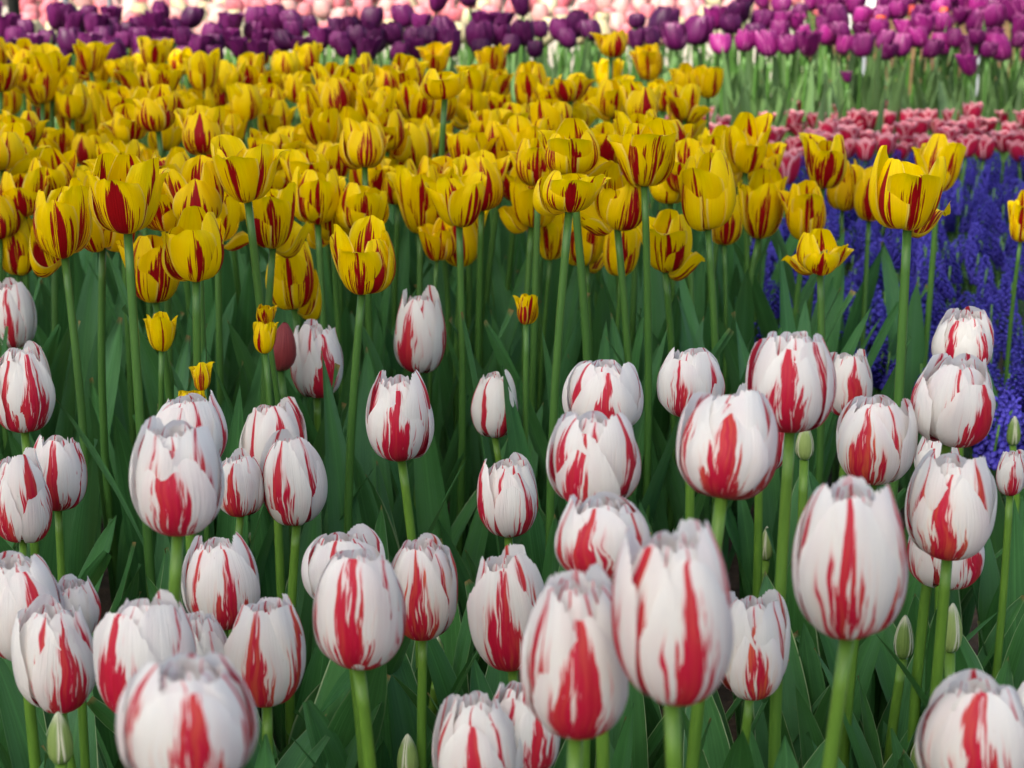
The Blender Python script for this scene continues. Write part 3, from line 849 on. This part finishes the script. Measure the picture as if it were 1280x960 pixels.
# ---------------------------------------------------------------- yellow tulips in front that can be told apart: short phrase is used to point at neighbours
YELLOWS = [
    # cx, top, bottom, width, flame faces, flame, openness, label, short phrase, options
    (157, 190, 290, 102, -.1, 1.0, .10, 'yellow cup with three wide dark red flames, front left of the bed', 'three-flamed cup', {}),
    (77, 221, 319, 90, .05, .9, .10, 'yellow tulip with a dark red blade up its middle, left of the three-flamed cup', 'red-bladed tulip', dict(flop=2)),
    (22, 163, 249, 64, -.4, .7, .03, 'upright yellow tulip with two narrow red lines at the left edge', 'left edge tulip', {}),
    (20, 264, 344, 62, .1, .95, .03, 'orange-yellow tulip with several red streaks, lowest at the left edge', 'lowest left tulip', dict(style=.3)),
    (246, 200, 276, 88, .1, 1.0, .08, 'yellow tulip almost covered in red feathers, right of the three-flamed cup', 'red-feathered tulip', dict(style=.2)),
    (308, 166, 251, 92, -.15, .55, .10, 'wide yellow tulip with thin red midlines behind the flopped-petal one', 'wide yellow tulip', {}),
    (340, 228, 311, 82, .1, .65, .06, 'yellow tulip with one petal flopped to the right', 'flopped-petal tulip', dict(flop=1)),
    (396, 203, 279, 74, .3, .6, .06, 'yellow tulip with flared rim, right of the flopped-petal one', 'flared tulip', {}),
    (244, 264, 350, 94, .1, .35, .13, 'open clear yellow tulip with slender red lines, over the red and white one', 'open clear yellow tulip', {}),
    (192, 286, 379, 86, .35, 1.0, .04, 'crimson and cream tulip under the open clear yellow one', 'crimson and cream tulip', dict(style=.1)),
    (366, 302, 387, 72, -.1, .6, .03, 'yellow tulip with purple-red stripe, standing low above the dusky bud', 'low striped tulip', dict(flop=1)),
    (452, 275, 366, 92, -.2, .8, .10, 'wide yellow cup with red flames at its base, lowest in the middle', 'lowest wide cup', {}),
    (455, 226, 288, 74, .2, .6, .08, 'yellow tulip with curled rim, behind the lowest wide cup', 'curled-rim tulip', {}),
    (201, 388, 440, 42, .0, .1, .02, 'small plain yellow tulip low among stems at the left', 'small plain tulip', dict(hmin=.40, hmax=.47, w0=.032)),
    (252, 450, 488, 28, .0, 1.0, .02, 'tiny red tulip with yellow rim low among leaves', 'tiny red tulip', dict(hmin=.36, hmax=.44, w0=.021)),
    (331, 400, 442, 34, -.2, .2, .02, 'tiny yellow tulip half behind the dusky red bud', 'tiny yellow tulip', dict(hmin=.38, hmax=.46, w0=.026)),
    (333, 380, 407, 28, .1, .7, .02, 'tiny orange-yellow tulip above another tiny one near the dusky bud', 'tiny orange tulip', dict(style=.5, hmin=.40, hmax=.47, w0=.022)),
    (240, 485, 512, 40, .0, .2, .10, 'tiny yellow tulip top low behind a white bloom', 'tiny hidden tulip', dict(hmin=.36, hmax=.43, w0=.030)),
    (658, 362, 406, 32, .3, .9, .02, 'tiny yellow and red tulip alone low among the middle stems', 'lone tiny tulip', dict(style=.2, hmin=.40, hmax=.48, w0=.025)),
    (440, 104, 186, 56, .1, .12, .00, 'tall plain yellow tulip standing above the middle of the bed', 'tall plain tulip', dict(hmax=.64)),
    (525, 207, 293, 70, .1, .75, .02, 'egg-shaped yellow tulip with red stripes, left of a parted one', 'egg-shaped tulip', {}),
    (577, 246, 330, 68, -.2, .6, .08, 'yellow tulip with its right petal parted outward, lowest near the middle', 'parted tulip', {}),
    (546, 275, 325, 50, -.5, .6, .02, 'yellow tulip mostly hidden behind the parted one', 'hidden tulip', dict(style=.3)),
    (602, 188, 263, 72, .1, 1.0, .05, 'yellow tulip with a great splash of red, behind the parted one', 'red-splashed tulip', {}),
    (712, 207, 264, 94, .0, .7, .10, 'ruffled yellow tulip with red veined petals, above the middle front trio', 'ruffled tulip', dict(flop=2)),
    (733, 246, 331, 68, .2, .75, .02, 'yellow tulip with torn curled petal, centre of the middle front trio', 'torn-petal tulip', dict(flop=1)),
    (688, 258, 325, 46, -.3, .7, .04, 'yellow tulip at the left of the middle front trio', 'trio left tulip', {}),
    (777, 256, 345, 52, -.1, .5, .01, 'narrow yellow tulip at the right of the middle front trio', 'trio right tulip', {}),
    (832, 258, 339, 78, -.2, .7, .08, 'yellow tulip with a flap turned out right and thin red veins', 'flap-petal tulip', dict(flop=1)),
    (715, 148, 216, 92, -.1, .55, .13, 'wide open yellow tulip with two thin dark red lines, in the middle', 'wide lined tulip', dict(flop=1)),
    (806, 150, 233, 84, .35, 1.0, .07, 'yellow tulip with a broad red patch on its right side', 'red-patched tulip', {}),
    (838, 203, 254, 70, .3, .1, .06, 'plain yellow tulip under the red-patched one', 'plain tulip', {}),
    (886, 189, 288, 82, -.3, .2, .00, 'large smooth clear yellow tulip, right side of the bed', 'large smooth tulip', {}),
    (950, 215, 299, 64, .1, .45, .01, 'upright yellow tulip with a small red brush mark', 'brush-marked tulip', {}),
    (906, 245, 307, 50, .1, 1.0, .02, 'mostly red tulip behind the large smooth yellow one', 'mostly red tulip', dict(style=.4)),
    (898, 158, 206, 58, -.3, .5, .05, 'yellow tulip with a red spot, behind the large smooth one', 'red-spotted tulip', {}),
    (932, 142, 212, 66, .1, .5, .08, 'crumpled yellow tulip at the right of the bed before the pink row', 'crumpled tulip', dict(flop=2)),
    (1030, 167, 236, 64, -.2, .95, .02, 'yellow tulip with two thick red flames, against the pink row', 'thick-flamed tulip', {}),
    (1007, 228, 301, 62, -.1, .75, .02, 'orange-tinged yellow tulip with branching flames, under the thick-flamed one', 'branch-flamed tulip', dict(style=.25)),
    (1054, 200, 262, 46, .5, .6, .06, 'orange-yellow tulip half hidden beside the branch-flamed one', 'half hidden tulip', dict(style=.5)),
    (1137, 180, 286, 108, .1, .55, .11, 'big yellow tulip with flaring petals, before the blue flowers', 'big flaring tulip', dict(flop=1)),
    (1174, 167, 240, 66, .4, .35, .07, 'yellow tulip rising behind the big flaring one', 'rising tulip', {}),
    (1088, 198, 277, 54, -.2, .8, .03, 'narrow yellow and red tulip left of the big flaring one', 'narrow tulip', dict(style=.2)),
    (1026, 285, 336, 84, -.1, .7, .32, 'splayed overblown yellow tulip low before the blue flowers', 'splayed tulip', dict(flop=2)),
    (1278, 238, 302, 40, -.3, .8, .02, 'yellow and red tulip cut by the right edge', 'right edge tulip', {}),
    (860, 80, 126, 46, .0, .15, .05, 'plain golden tulip at the back right, left one of the pair', 'golden pair', dict(style=.3)),
    (886, 78, 122, 46, .3, .2, .08, 'plain golden tulip at the back right, right one of the pair', 'right golden tulip', dict(style=.3)),
    (762, 68, 115, 40, .0, .0, .00, 'small egg-shaped pure yellow tulip at the back', 'pure yellow tulip', dict(style=.1)),
    (810, 53, 100, 42, -.1, 1.0, .04, 'yellow tulip with solid red centre at the back', 'red-centred tulip', dict(style=.5)),
    (764, 38, 71, 48, .2, .85, .08, 'orange-yellow and red tulip just behind the pure yellow one', 'back orange tulip', dict(style=.5)),
    (616, 52, 94, 44, .1, .7, .10, 'flared orange-yellow tulip standing above the back middle', 'flared back tulip', dict(style=.5)),
    (545, 54, 90, 44, .1, .6, .03, 'orange-yellow tulip at the back, left of the flared one', 'left back tulip', dict(style=.5)),
    (665, 78, 139, 50, -.2, .6, .03, 'upright yellow tulip with one long red stripe, below the flared back one', 'long-striped tulip', dict(style=.25)),
    (556, 82, 122, 68, .0, .15, .14, 'broad plain yellow tulip with spreading rim, in the back middle', 'spreading tulip', {}),
    (255, 61, 113, 50, .1, .3, .07, 'plain flared yellow tulip at the back left', 'plain flared tulip', {}),
    (194, 41, 84, 46, .1, .75, .10, 'yellow tulip highest among the purple at the back left', 'highest left tulip', {}),
    (168, 52, 78, 32, -.2, .5, .08, 'small yellow tulip left of the highest one at the back left', 'small high tulip', {}),
    (383, 44, 92, 40, .3, .6, .06, 'yellow tulip with orange stripe, farthest back before the purple', 'orange-striped tulip', {}),
    (325, 48, 82, 38, .0, .6, .04, 'yellow tulip far back, left of the orange-striped one', 'far left-hand tulip', {}),
    (357, 62, 97, 42, .2, .6, .10, 'open yellow tulip just below the orange-striped one', 'small open tulip', dict(flop=1)),
    (340, 84, 126, 46, .1, .95, .10, 'yellow tulip with strong red wedge, back left middle', 'red-wedged tulip', {}),
    (150, 67, 101, 44, .0, .5, .05, 'yellow tulip in the back left fringe below purple ones', 'back fringe tulip', {}),
    (10, 89, 143, 42, -.3, .8, .05, 'yellow tulip with red side at the far left edge, back rows', 'back edge tulip', {}),
    (122, 110, 176, 48, .0, .08, .00, 'smooth plain yellow egg-shaped tulip in the left middle', 'smooth left tulip', {}),
    (88, 115, 175, 44, .4, .7, .04, 'yellow tulip with red-orange right side, left of the smooth plain one', 'orange-sided tulip', {}),
    (485, 82, 120, 36, .1, .6, .03, 'orange-streaked yellow tulip, right one of the back pair', 'back pair', dict(style=.3)),
    (467, 80, 119, 34, .0, .4, .02, 'orange-streaked yellow tulip, left one of the back pair', 'left of back pair', dict(style=.3)),
]
LAND = []
placed = []                                            # (px, py, size) of every yellow bloom
for (cx, top, bot, w, q, fl, op, label, short, kw) in YELLOWS:
    yellow_tulip(cx, top, bot, w, q, fl, op, label, **kw)
    LAND.append((cx, (top + bot) / 2, short))
    placed.append((cx, (top + bot) / 2, w))

SEEN_LABELS = {}


def relation_label(head, px, py, land):
    """Points at a flower by the nearest one that has a description of its own."""
    lx, ly, short = min(land, key=lambda l: (l[0] - px) ** 2 + (1.5 * (l[1] - py)) ** 2)
    dx, dy = px - lx, 1.3 * (py - ly)
    a = math.degrees(math.atan2(-dy, dx)) % 360
    rel = ['right of', 'above and right of', 'above', 'above and left of', 'left of', 'below and left of', 'below', 'below and right of'][int((a + 22.5) // 45) % 8]
    key = (head, rel, short)
    k = SEEN_LABELS.get(key, 0)
    SEEN_LABELS[key] = k + 1
    near = ['next', 'second', 'third', 'fourth', 'fifth', 'sixth', 'seventh'][min(k, 6)]
    return '%s, %s one %s the %s' % (head, near, rel, short) if k else '%s just %s the %s' % (head, rel, short)


# the packed rest of the yellow bed: rows from front to back wherever the ones above leave a gap
fr = random.Random(5)


def back_edge(x):
    if x < 430: return 62 + 0.045 * x
    if x < 860: return 84 + (x - 430) * 0.07
    return 150


def front_edge(x):
    if x < 430: return 272
    if x < 650: return 250
    if x < 860: return 252
    return 226


cands = []
for k in range(9000):
    x = fr.uniform(-40, 985)
    y = fr.uniform(55, 275)
    if y < back_edge(x) or y > front_edge(x) or (x > 858 and y < 190):
        continue
    cands.append((x, y))
fill = []
for x, y in cands:
    h = 0.515
    s = FPX * 0.066 / at_height(x, y, h)[1]
    if any(abs(x - a) / (0.50 * (s + c) / 2 + 3) < 1 and abs(y - b) / (0.40 * (s + c) / 2 + 2) < 1 and ((x - a) / (0.50 * (s + c) / 2 + 3)) ** 2 + ((y - b) / (0.40 * (s + c) / 2 + 2)) ** 2 < 1 for a, b, c in placed):
        continue
    placed.append((x, y, s))
    fill.append((x, y, s))
fill.sort(key=lambda t: min((t[0] - l[0]) ** 2 + (t[1] - l[1]) ** 2 for l in LAND))
for x, y, s in fill:
    s *= fr.uniform(0.88, 1.18)
    hh = s * fr.uniform(0.80, 0.98)
    far = y < 120
    red = fr.random() < 0.75
    lab = relation_label('yellow tulip with heavy red streaks' if red else 'yellow tulip with thin red lines', x, y, LAND)
    yellow_tulip(x, y - hh / 2, y + hh / 2, s, fr.uniform(-.6, .6), fr.uniform(.75, 1.0) if red else fr.uniform(.15, .65), fr.choice((fr.uniform(0, .1), fr.uniform(.05, .2))), lab,
                 style=fr.uniform(0, .25), lean=fr.uniform(-.18, .18), flop=fr.choice((0, 0, 1, 2)), hmin=.47, hmax=.57)
print('yellow', len(YELLOWS) + len(fill))

# the dusky red closed tulip and the green buds of the white bed
small_tulip('red_tulip', 350, 437, 36, [DB], 0.030, 0.36, 0.47, 1.72, 'closed dusky red tulip leaning beside a white one', 'dusky red tulip', LY, 2, rg=random.Random(3), stemp=SY, lean=(0.02, 0.05))
BUDS = [(1006, 557, 24, 1.9, 'green bud under the white tulip with the widest red flame'), (1267, 542, 18, 2.1, 'green bud at the right edge before the blue flowers'),
        (958, 683, 17, 2.6, 'slim green bud left of the big egg-shaped white tulip'), (1130, 801, 26, 2.2, 'plump green bud lower right of the big egg-shaped white tulip'),
        (1189, 790, 28, 2.3, 'green bud behind a stem, right of the plump bud'), (546, 822, 22, 2.5, 'green bud under the straight flamed white tulip'),
        (75, 928, 33, 2.1, 'pale green bud in the left bottom corner'), (510, 950, 28, 2.1, 'pale green bud cut by the bottom edge near the middle'),
        (1150, 948, 26, 2.0, 'green bud at the bottom left of the broad right bloom'), (313, 680, 9, 2.5, 'tiny slim green bud beside a ragged white tulip')]
for cx, cy, w, asp, lab in BUDS:
    small_tulip('tulip_bud', cx, cy, w, GB, 0.017, 0.20, 0.46, asp, lab, 'green tulip buds', LW, 2, rg=random.Random(int(cx)), stemp=SW, cat='tulip bud', lean=(0, 0))

# ---------------------------------------------------------------- purple tulips
pr = random.Random(21)
PURPLE = [(201, 15, 24, 'dark purple tulip standing above its neighbours at the back left', 'left lone purple one'),
          (545, 5, 25, 'dark purple tulip cut by the top edge, left of the other two cut ones', 'left cut purple one'),
          (588, 0, 22, 'purple tulip mostly above the top edge, between two others', 'middle cut purple one'),
          (654, 9, 25, 'dark purple tulip cut by the top edge, right of the other two cut ones', 'right cut purple one'),
          (1213, 83, 26, 'white-blotched purple tulip hanging lowest at the right', 'white-blotched purple one'),
          (463, 25, 30, 'dark purple tulip before pink ones, left of the top middle', 'dark middle purple one'),
          (507, 22, 28, 'dark purple tulip before pink ones, next to the dark middle one', 'second dark purple one'),
          (624, 30, 24, 'square-topped dark purple tulip in the middle', 'square purple one'),
          (824, 30, 38, 'wide dark purple tulip at the right of the middle', 'wide purple one'),
          (870, 40, 38, 'dark purple tulip, left of the right-hand trio', 'trio purple one'),
          (902, 57, 27, 'dark purple tulip hanging lower in the right-hand trio', 'low trio purple one'),
          (896, 24, 30, 'dark purple tulip highest in the right-hand trio', 'high trio purple one'),
          (948, 28, 30, 'purple tulip beside a paler clump, right of the trio', 'clump purple one'),
          (974, 40, 26, 'purple tulip just right of the clump one', 'lower clump purple one'),
          (1036, 45, 30, 'purple tulip below the wide white panel', 'panel purple one'),
          (1066, 6, 26, 'purple tulip in front of the wide white panel', 'upper panel purple one'),
          (140, 22, 26, 'very dark purple tulip in the left mass', 'very dark purple one'),
          (340, 20, 28, 'very dark purple tulip, tall in the left middle', 'tall dark purple one'),
          (318, 24, 28, 'very dark purple tulip touching the tall dark one', 'touching dark purple one'),
          (1220, 28, 34, 'large bright purple tulip at the right with pink sheen', 'sheeny purple one'),
          (1240, 22, 32, 'deep purple tulip next to the sheeny one', 'deep purple one'),
          (1150, 48, 28, 'bright purple tulip low in the right cluster', 'right cluster purple one'),
          (1060, 98, 14, 'small drooping mauve flower among pale leaves', 'drooping mauve one')]
def purple_ok(x, y):
    if x < 430:
        return 24 + 9 * math.sin(x * .05) < y < 84 - 0.05 * x
    if x < 700:
        return 31 + 7 * math.sin(x * .07) < y < 66 and math.sin(x * 0.06 + 1.0) > -0.75
    if x < 920:
        return 30 + 6 * math.sin(x * .06) < y < 52 and math.sin(x * 0.055) > -0.35
    return -4 < y < (58 if x < 1060 else 66)


def purple_depth(x, y):
    """Rows of the purple bed: lower in the picture is nearer; the bed runs closer on the left."""
    z0 = 3.95 if x < 700 else 4.25 if x < 860 else 4.5
    return z0 + 0.85 * (1 - min(max(y, 0), 85) / 85) * (1.0 if x < 860 else 0.7) + pr.uniform(-.08, .08)


PL = []
pplaced = []
for cx, cy, w, lab, short in PURPLE:
    hm = (0.30, 0.45) if cy > 80 else (0.49, 0.56)
    w0 = 0.055 if w > 20 else 0.03
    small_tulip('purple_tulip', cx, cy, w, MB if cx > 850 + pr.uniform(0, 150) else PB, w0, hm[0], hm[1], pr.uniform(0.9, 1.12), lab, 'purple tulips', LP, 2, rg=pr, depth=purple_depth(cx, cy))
    PL.append((cx, cy, short))
    pplaced.append((cx, cy, w))


pc = []
for k in range(7000):
    x, y = pr.uniform(-30, 1310), pr.uniform(-6, 90)
    if not purple_ok(x, y):
        continue
    s = 28 * pr.uniform(.8, 1.15)
    if any(((x - a) / (0.37 * (s + c))) ** 2 + ((y - b) / (0.25 * (s + c))) ** 2 < 1 for a, b, c in pplaced):
        continue
    pplaced.append((x, y, s))
    pc.append((x, y, s))
pc.sort(key=lambda t: min((t[0] - l[0]) ** 2 + (t[1] - l[1]) ** 2 for l in PL))
for x, y, s in pc:
    lab = relation_label('purple tulip', x, y, PL)
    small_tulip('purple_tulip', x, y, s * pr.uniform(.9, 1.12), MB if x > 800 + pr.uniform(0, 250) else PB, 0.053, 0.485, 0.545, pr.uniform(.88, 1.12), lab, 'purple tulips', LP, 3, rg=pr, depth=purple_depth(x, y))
print('purple', len(pc) + len(PURPLE))
# orange-red ones and a few blue spikes in the gaps at the right
for x, y, w, lab in ((1097, 30, 18, 'orange-red tulip right of the wide white panel'), (1140, 15, 14, 'coral tulip top before the timber planks'), (1103, 46, 13, 'small orange tulip under the orange-red one'),
                     (1131, 64, 13, 'orange tulip low below the right purple cluster'), (1183, 53, 14, 'orange tulip between purple ones, left of the sheeny one'), (1209, 56, 11, 'tiny orange tulip right under the sheeny purple one'),
                     (1246, 43, 16, 'brownish orange tulip low at the right'), (1178, 18, 14, 'pale orange tulip before the timber planks, beside a purple one')):
    small_tulip('orange_tulip', x, y, w * 0.9, OB, 0.032, 0.42, 0.52, 1.15, lab, 'orange tulips among the purple', LP, 2, rg=pr, depth=purple_depth(x, y) + 0.02)

# ---------------------------------------------------------------- pink-edged rose tulips in their low row
er = random.Random(33)
EL = [dark_clump(M_LEAFY, 'small_leaves', 3, (0.13, 0.22)) for _ in range(4)]
EDGE = [(1003, 138, 24, 'rose tulip standing up at the left of the pink row'), (1040, 142, 22, 'rose tulip standing up, second from left in the pink row'), (1099, 138, 23, 'deep rose tulip standing up in the middle of the pink row'),
        (1215, 142, 26, 'salmon-rose tulip standing up near the right end of the pink row'), (888, 145, 22, 'rose tulip farthest left in the pink row'), (980, 212, 46, 'large rose tulip with pale rims, lowest of the pink row'), (1208, 185, 30, 'deep rose tulip above the blue flowers at the right')]
eplaced = []
for cx, cy, w, lab in EDGE:
    small_tulip('pink_edged_tulip', cx, cy, w, EB, 0.048, 0.27, 0.32, 0.92, lab, 'rose tulips with pale rims', clumps=EL, rg=er, lean=(er.uniform(-.05, .05), er.uniform(-.05, .05)))
    eplaced.append((cx, cy, w))
elab = 'rose tulip with pale pink rim in the low packed row'
for k in range(5000):
    x = er.uniform(845, 1310)
    y = er.uniform(150, 192 + (24 if x < 1000 else 0))
    if x < 905 and y > 175:
        continue
    s = FPX * 0.047 / at_height(x, y, 0.275)[1]
    if any(((x - a) / (0.37 * (s + c))) ** 2 + ((y - b) / (0.235 * (s + c))) ** 2 < 1 for a, b, c in eplaced):
        continue
    eplaced.append((x, y, s))
    small_tulip('pink_edged_tulip', x, y, s * er.uniform(.88, 1.1), EB, 0.046, 0.265, 0.285, er.uniform(.85, 1.0), elab, 'rose tulips with pale rims', clumps=EL, rg=er, lean=(er.uniform(-.05, .05), er.uniform(-.05, .05)))
# glimpses of the same row between the yellow tulips' stems
for x, y in ((455, 205), (480, 232), (560, 190), (655, 238), (668, 255), (690, 240), (650, 268), (765, 215), (780, 232), (795, 205), (640, 285), (672, 292), (705, 295), (500, 225), (745, 240)):
    x += er.uniform(-6, 6)
    small_tulip('pink_edged_tulip', x, y, 26, EB, 0.042, 0.26, 0.30, 0.95, 'rose tulip with pale rim glimpsed between yellow tulip stems', 'rose tulips glimpsed between stems', clumps=EL, rg=er, lean=(er.uniform(-.05, .05), er.uniform(-.05, .05)))
print('edge', len(eplaced))

# ---------------------------------------------------------------- far pink, blush and cream tulips
kr = random.Random(44)
KL = [dark_clump(M_LEAFP, 'far_leaves', 3, (0.24, 0.36)) for _ in range(4)]
kp = []
for k in range(9000):
    x, y = kr.uniform(20, 1035), kr.uniform(-8, 46)
    if x > 930 and y > 16:
        continue
    s = FPX * 0.052 / at_height(x, y, 0.47)[1]
    if any(((x - a) / (0.34 * (s + c))) ** 2 + ((y - b) / (0.25 * (s + c))) ** 2 < 1 for a, b, c in kp):
        continue
    kp.append((x, y, s))
for x, y, s in kp[:300]:
    cream = kr.random() < (0.06 + 0.5 * max(0, (y - 8) / 38))
    bl = (not cream) and kr.random() < 0.45
    nm, pl, lab, gr = ('cream_tulip', CB, 'pale cream tulip among the far pink ones', 'far cream tulips') if cream else \
        ('blush_tulip', LB, 'pale blush tulip in the far bed behind the purple', 'far blush tulips') if bl else \
        ('pink_tulip', KB, 'bright pink tulip in the far bed behind the purple', 'far pink tulips')
    small_tulip(nm, x, y, s * kr.uniform(.85, 1.1), pl, 0.052, 0.44, 0.50, kr.uniform(1.0, 1.25), lab, gr, clumps=KL, rg=kr, depth=5.3 + 1.2 * (46 - y) / 54 + kr.uniform(-.06, .06))
print('far', len(kp))

# ---------------------------------------------------------------- grape hyacinths
hr = random.Random(55)


def spike(i):
    ps = []
    n = 13
    for j in range(n):
        t = j / (n - 1)
        z = 0.058 * t
        r = 0.0088 * math.sin(PI * (0.22 + 0.70 * t)) + 0.0010
        m = max(3, int(round(8 * (1 - 0.62 * t))))
        b = 0.0037 * (1 - 0.45 * t)
        for k in range(m):
            a = 2 * PI * (k + 0.5 * (j % 2)) / m + hr.uniform(-.15, .15)
            c = Vector((r * math.cos(a), r * math.sin(a), z + hr.uniform(-.001, .001)))
            ax = Vector((math.cos(a), math.sin(a), -0.75 + 1.0 * t)).normalized()
            x = ax.orthogonal().normalized()
            y = ax.cross(x)
            V, F, UV = [], [], []
            for (h, q) in ((-1.0, 0.35), (-0.4, 0.95), (0.45, 1.0), (1.05, 0.55)):
                for s in range(6):
                    g = s * PI / 3
                    V.append(tuple(c + ax * (h * b * 1.15) + (x * math.cos(g) + y * math.sin(g)) * (q * b)))
                    UV.append((s / 6, h))
            for q in range(3):
                for s in range(6):
                    F.append((q * 6 + s, q * 6 + (s + 1) % 6, (q + 1) * 6 + (s + 1) % 6, (q + 1) * 6 + s))
            F.append((5, 4, 3, 2, 1, 0))
            F.append((18, 19, 20, 21, 22, 23))
            ps.append((V, F, UV))
    return mesh('flower_spike', *merge(ps), M_MUSCARI)


SPK = pool(5, spike)
HS = pool(4, stem_mesh('hyacinth_stem', M_STEMY, 0.0020, 0.0016, 0.012))
HL = [mesh('grassy_leaves', *merge([leaf_geo(hr, hr.uniform(0.13, 0.20), 0.0035, hr.uniform(.1, .5), hr.uniform(.2, 1.0), 3, 8, 0, .8, 0, k * 2.1 + hr.uniform(-.4, .4)) for k in range(3)]), M_LEAFM) for _ in range(4)]
POLY = [(1000, 206), (1310, 196), (1310, 560), (1240, 545), (1160, 480), (1040, 460), (935, 445), (918, 330), (955, 262)]


def inside(x, y):
    c = False
    for i in range(len(POLY)):
        (x1, y1), (x2, y2) = POLY[i - 1], POLY[i]
        if (y1 > y) != (y2 > y) and x < (x2 - x1) * (y - y1) / (y2 - y1) + x1:
            c = not c
    return c


hp = []
for k in range(30000):
    x, y = hr.uniform(930, 1310), hr.uniform(196, 640)
    if not inside(x, y) or len(hp) >= 300:
        continue
    h = hr.uniform(0.165, 0.220) + 0.045 * max(0.0, min(1.0, (330 - y) / 120))
    p, z = at_height(x, y, h)
    if any((p.x - a) ** 2 + (p.y - b) ** 2 < 0.0455 ** 2 for a, b in hp):
        continue
    hp.append((p.x, p.y))
    f = hr.uniform(0.95, 1.3)
    z0 = h - 0.035 * f
    root = link('grape_hyacinth', hr.choice(HS), None, (p.x, p.y, 0), (0, 0, hr.uniform(0, 6)), (1, 1, z0 + 0.05))
    tag(root, 'deep blue grape hyacinth in the dense blue patch', 'flower', 'grape hyacinths in the blue patch')
    link('flower_spike', hr.choice(SPK), root, (0, 0, z0 / (z0 + 0.05)), (hr.uniform(-.12, .12), hr.uniform(-.12, .12), hr.uniform(0, 6)), (f, f, f / (z0 + 0.05)))
    link('leaf', hr.choice(HL), root, (0, 0, 0), (0, 0, hr.uniform(0, 6)), (1, 1, 1 / (z0 + 0.05)))
print('hyacinth', len(hp))

# ---------------------------------------------------------------- leafy plants without a flower between the tulips
lr = random.Random(66)


def clump(x, y, pl, n, s, label, group):
    root = link('tulip_plant', None, None, (x, y, 0))
    tag(root, label, 'plant', group)
    leaves(root, pl, n, lr, s)
    USED.append((x, y))


cnt = 0
for k in range(6000):
    y = lr.uniform(0.62, 1.95)
    hw = 0.30 * y + 0.06
    x = lr.uniform(-hw, hw)
    if crowd(x, y, 0.062) or cnt >= 95:
        continue
    cnt += 1
    clump(x, y, LW, 4, (0.50, 0.72) if y < 1.1 else (0.65, 1.0), 'flowerless tulip plant with cream-edged leaves among the white tulips', 'leafy plants in the white bed')
cnt = 0
for k in range(6000):
    y = lr.uniform(1.85, 3.3)
    hw = 0.30 * y + 0.06
    x = lr.uniform(-hw, min(hw, 0.34 + 0.02 * y))
    if crowd(x, y, 0.062) or cnt >= 95:
        continue
    cnt += 1
    clump(x, y, LY, 3, (0.75, 1.08), 'flowerless tulip plant with broad green leaves among yellow tulip stems', 'leafy plants in the yellow bed')
cnt = 0
for k in range(6000):
    y = lr.uniform(4.3, 5.3)
    x = lr.uniform(-0.5, 0.30 * y)
    if crowd(x, y, 0.045) or cnt >= 130:
        continue
    cnt += 1
    clump(x, y, LP, 3, (0.75, 1.0), 'flowerless tulip plant with pale leaves below the purple tulips', 'leafy plants in the purple bed')

# ---------------------------------------------------------------- unseen tall tree, added behind the viewer to shade the front beds
tr = random.Random(77)
T0 = Vector((-1.12, 0.98, 0.4)) + SUN_DIR * 9.6
tree = link('added_shade_tree', None, None, (T0.x - 0.4, T0.y - 0.3, 0))
tag(tree, 'unseen tall leafy tree added behind the viewer to shade the front beds', 'tree')
rel = T0 - Vector((T0.x - 0.4, T0.y - 0.3, 0))
parts = [tube([(0, 0, -0.1), (0.03, 0, 0.6), (0.1, 0.05, 2.2), (0.2, 0.15, 4.0), (0.35, 0.25, 6.0), (0.4, 0.3, rel.z + 0.8)], [0.30, 0.22, 0.18, 0.15, 0.11, 0.03], 12)]
for k in range(11):
    a = tr.uniform(0, 6.28)
    z0 = tr.uniform(3.6, 6.4)
    L = tr.uniform(1.6, 2.6)
    parts.append(tube([(0.25, 0.2, z0), (0.25 + 0.4 * L * math.cos(a), 0.2 + 0.4 * L * math.sin(a), z0 + 0.5), (0.25 + L * math.cos(a), 0.2 + L * math.sin(a), z0 + 1.2)], [0.07, 0.05, 0.015], 7))
link('trunk', mesh('trunk', *merge(parts), M_BARK), tree)
V, F, UV = [], [], []
lob = [Vector((tr.gauss(0, 1.15), tr.gauss(0, 1.15), tr.gauss(0, 0.6))) for _ in range(16)]
for k in range(15000):
    c = tr.choice(lob)
    d = Vector((tr.gauss(0, 1), tr.gauss(0, 1), tr.gauss(0, 0.8))).normalized() * (1.15 * tr.random() ** 0.45)
    q = rel + c + d
    n = Vector((tr.gauss(0, 1), tr.gauss(0, 1), tr.gauss(0, 1) + 0.6)).normalized()
    x = n.orthogonal().normalized()
    y = n.cross(x)
    s = tr.uniform(0.07, 0.13)
    o = len(V)
    V += [tuple(q - x * s), tuple(q + y * s * .5 - n * s * .15), tuple(q + x * s), tuple(q - y * s * .5 - n * s * .15)]
    UV += [(0.5, 0), (1, .5), (.5, 1), (0, .5)]
    F.append((o, o + 1, o + 2, o + 3))
link('crown', mesh('crown', V, F, UV, M_LEAFY, False), tree)
print('objects', len(bpy.data.objects))
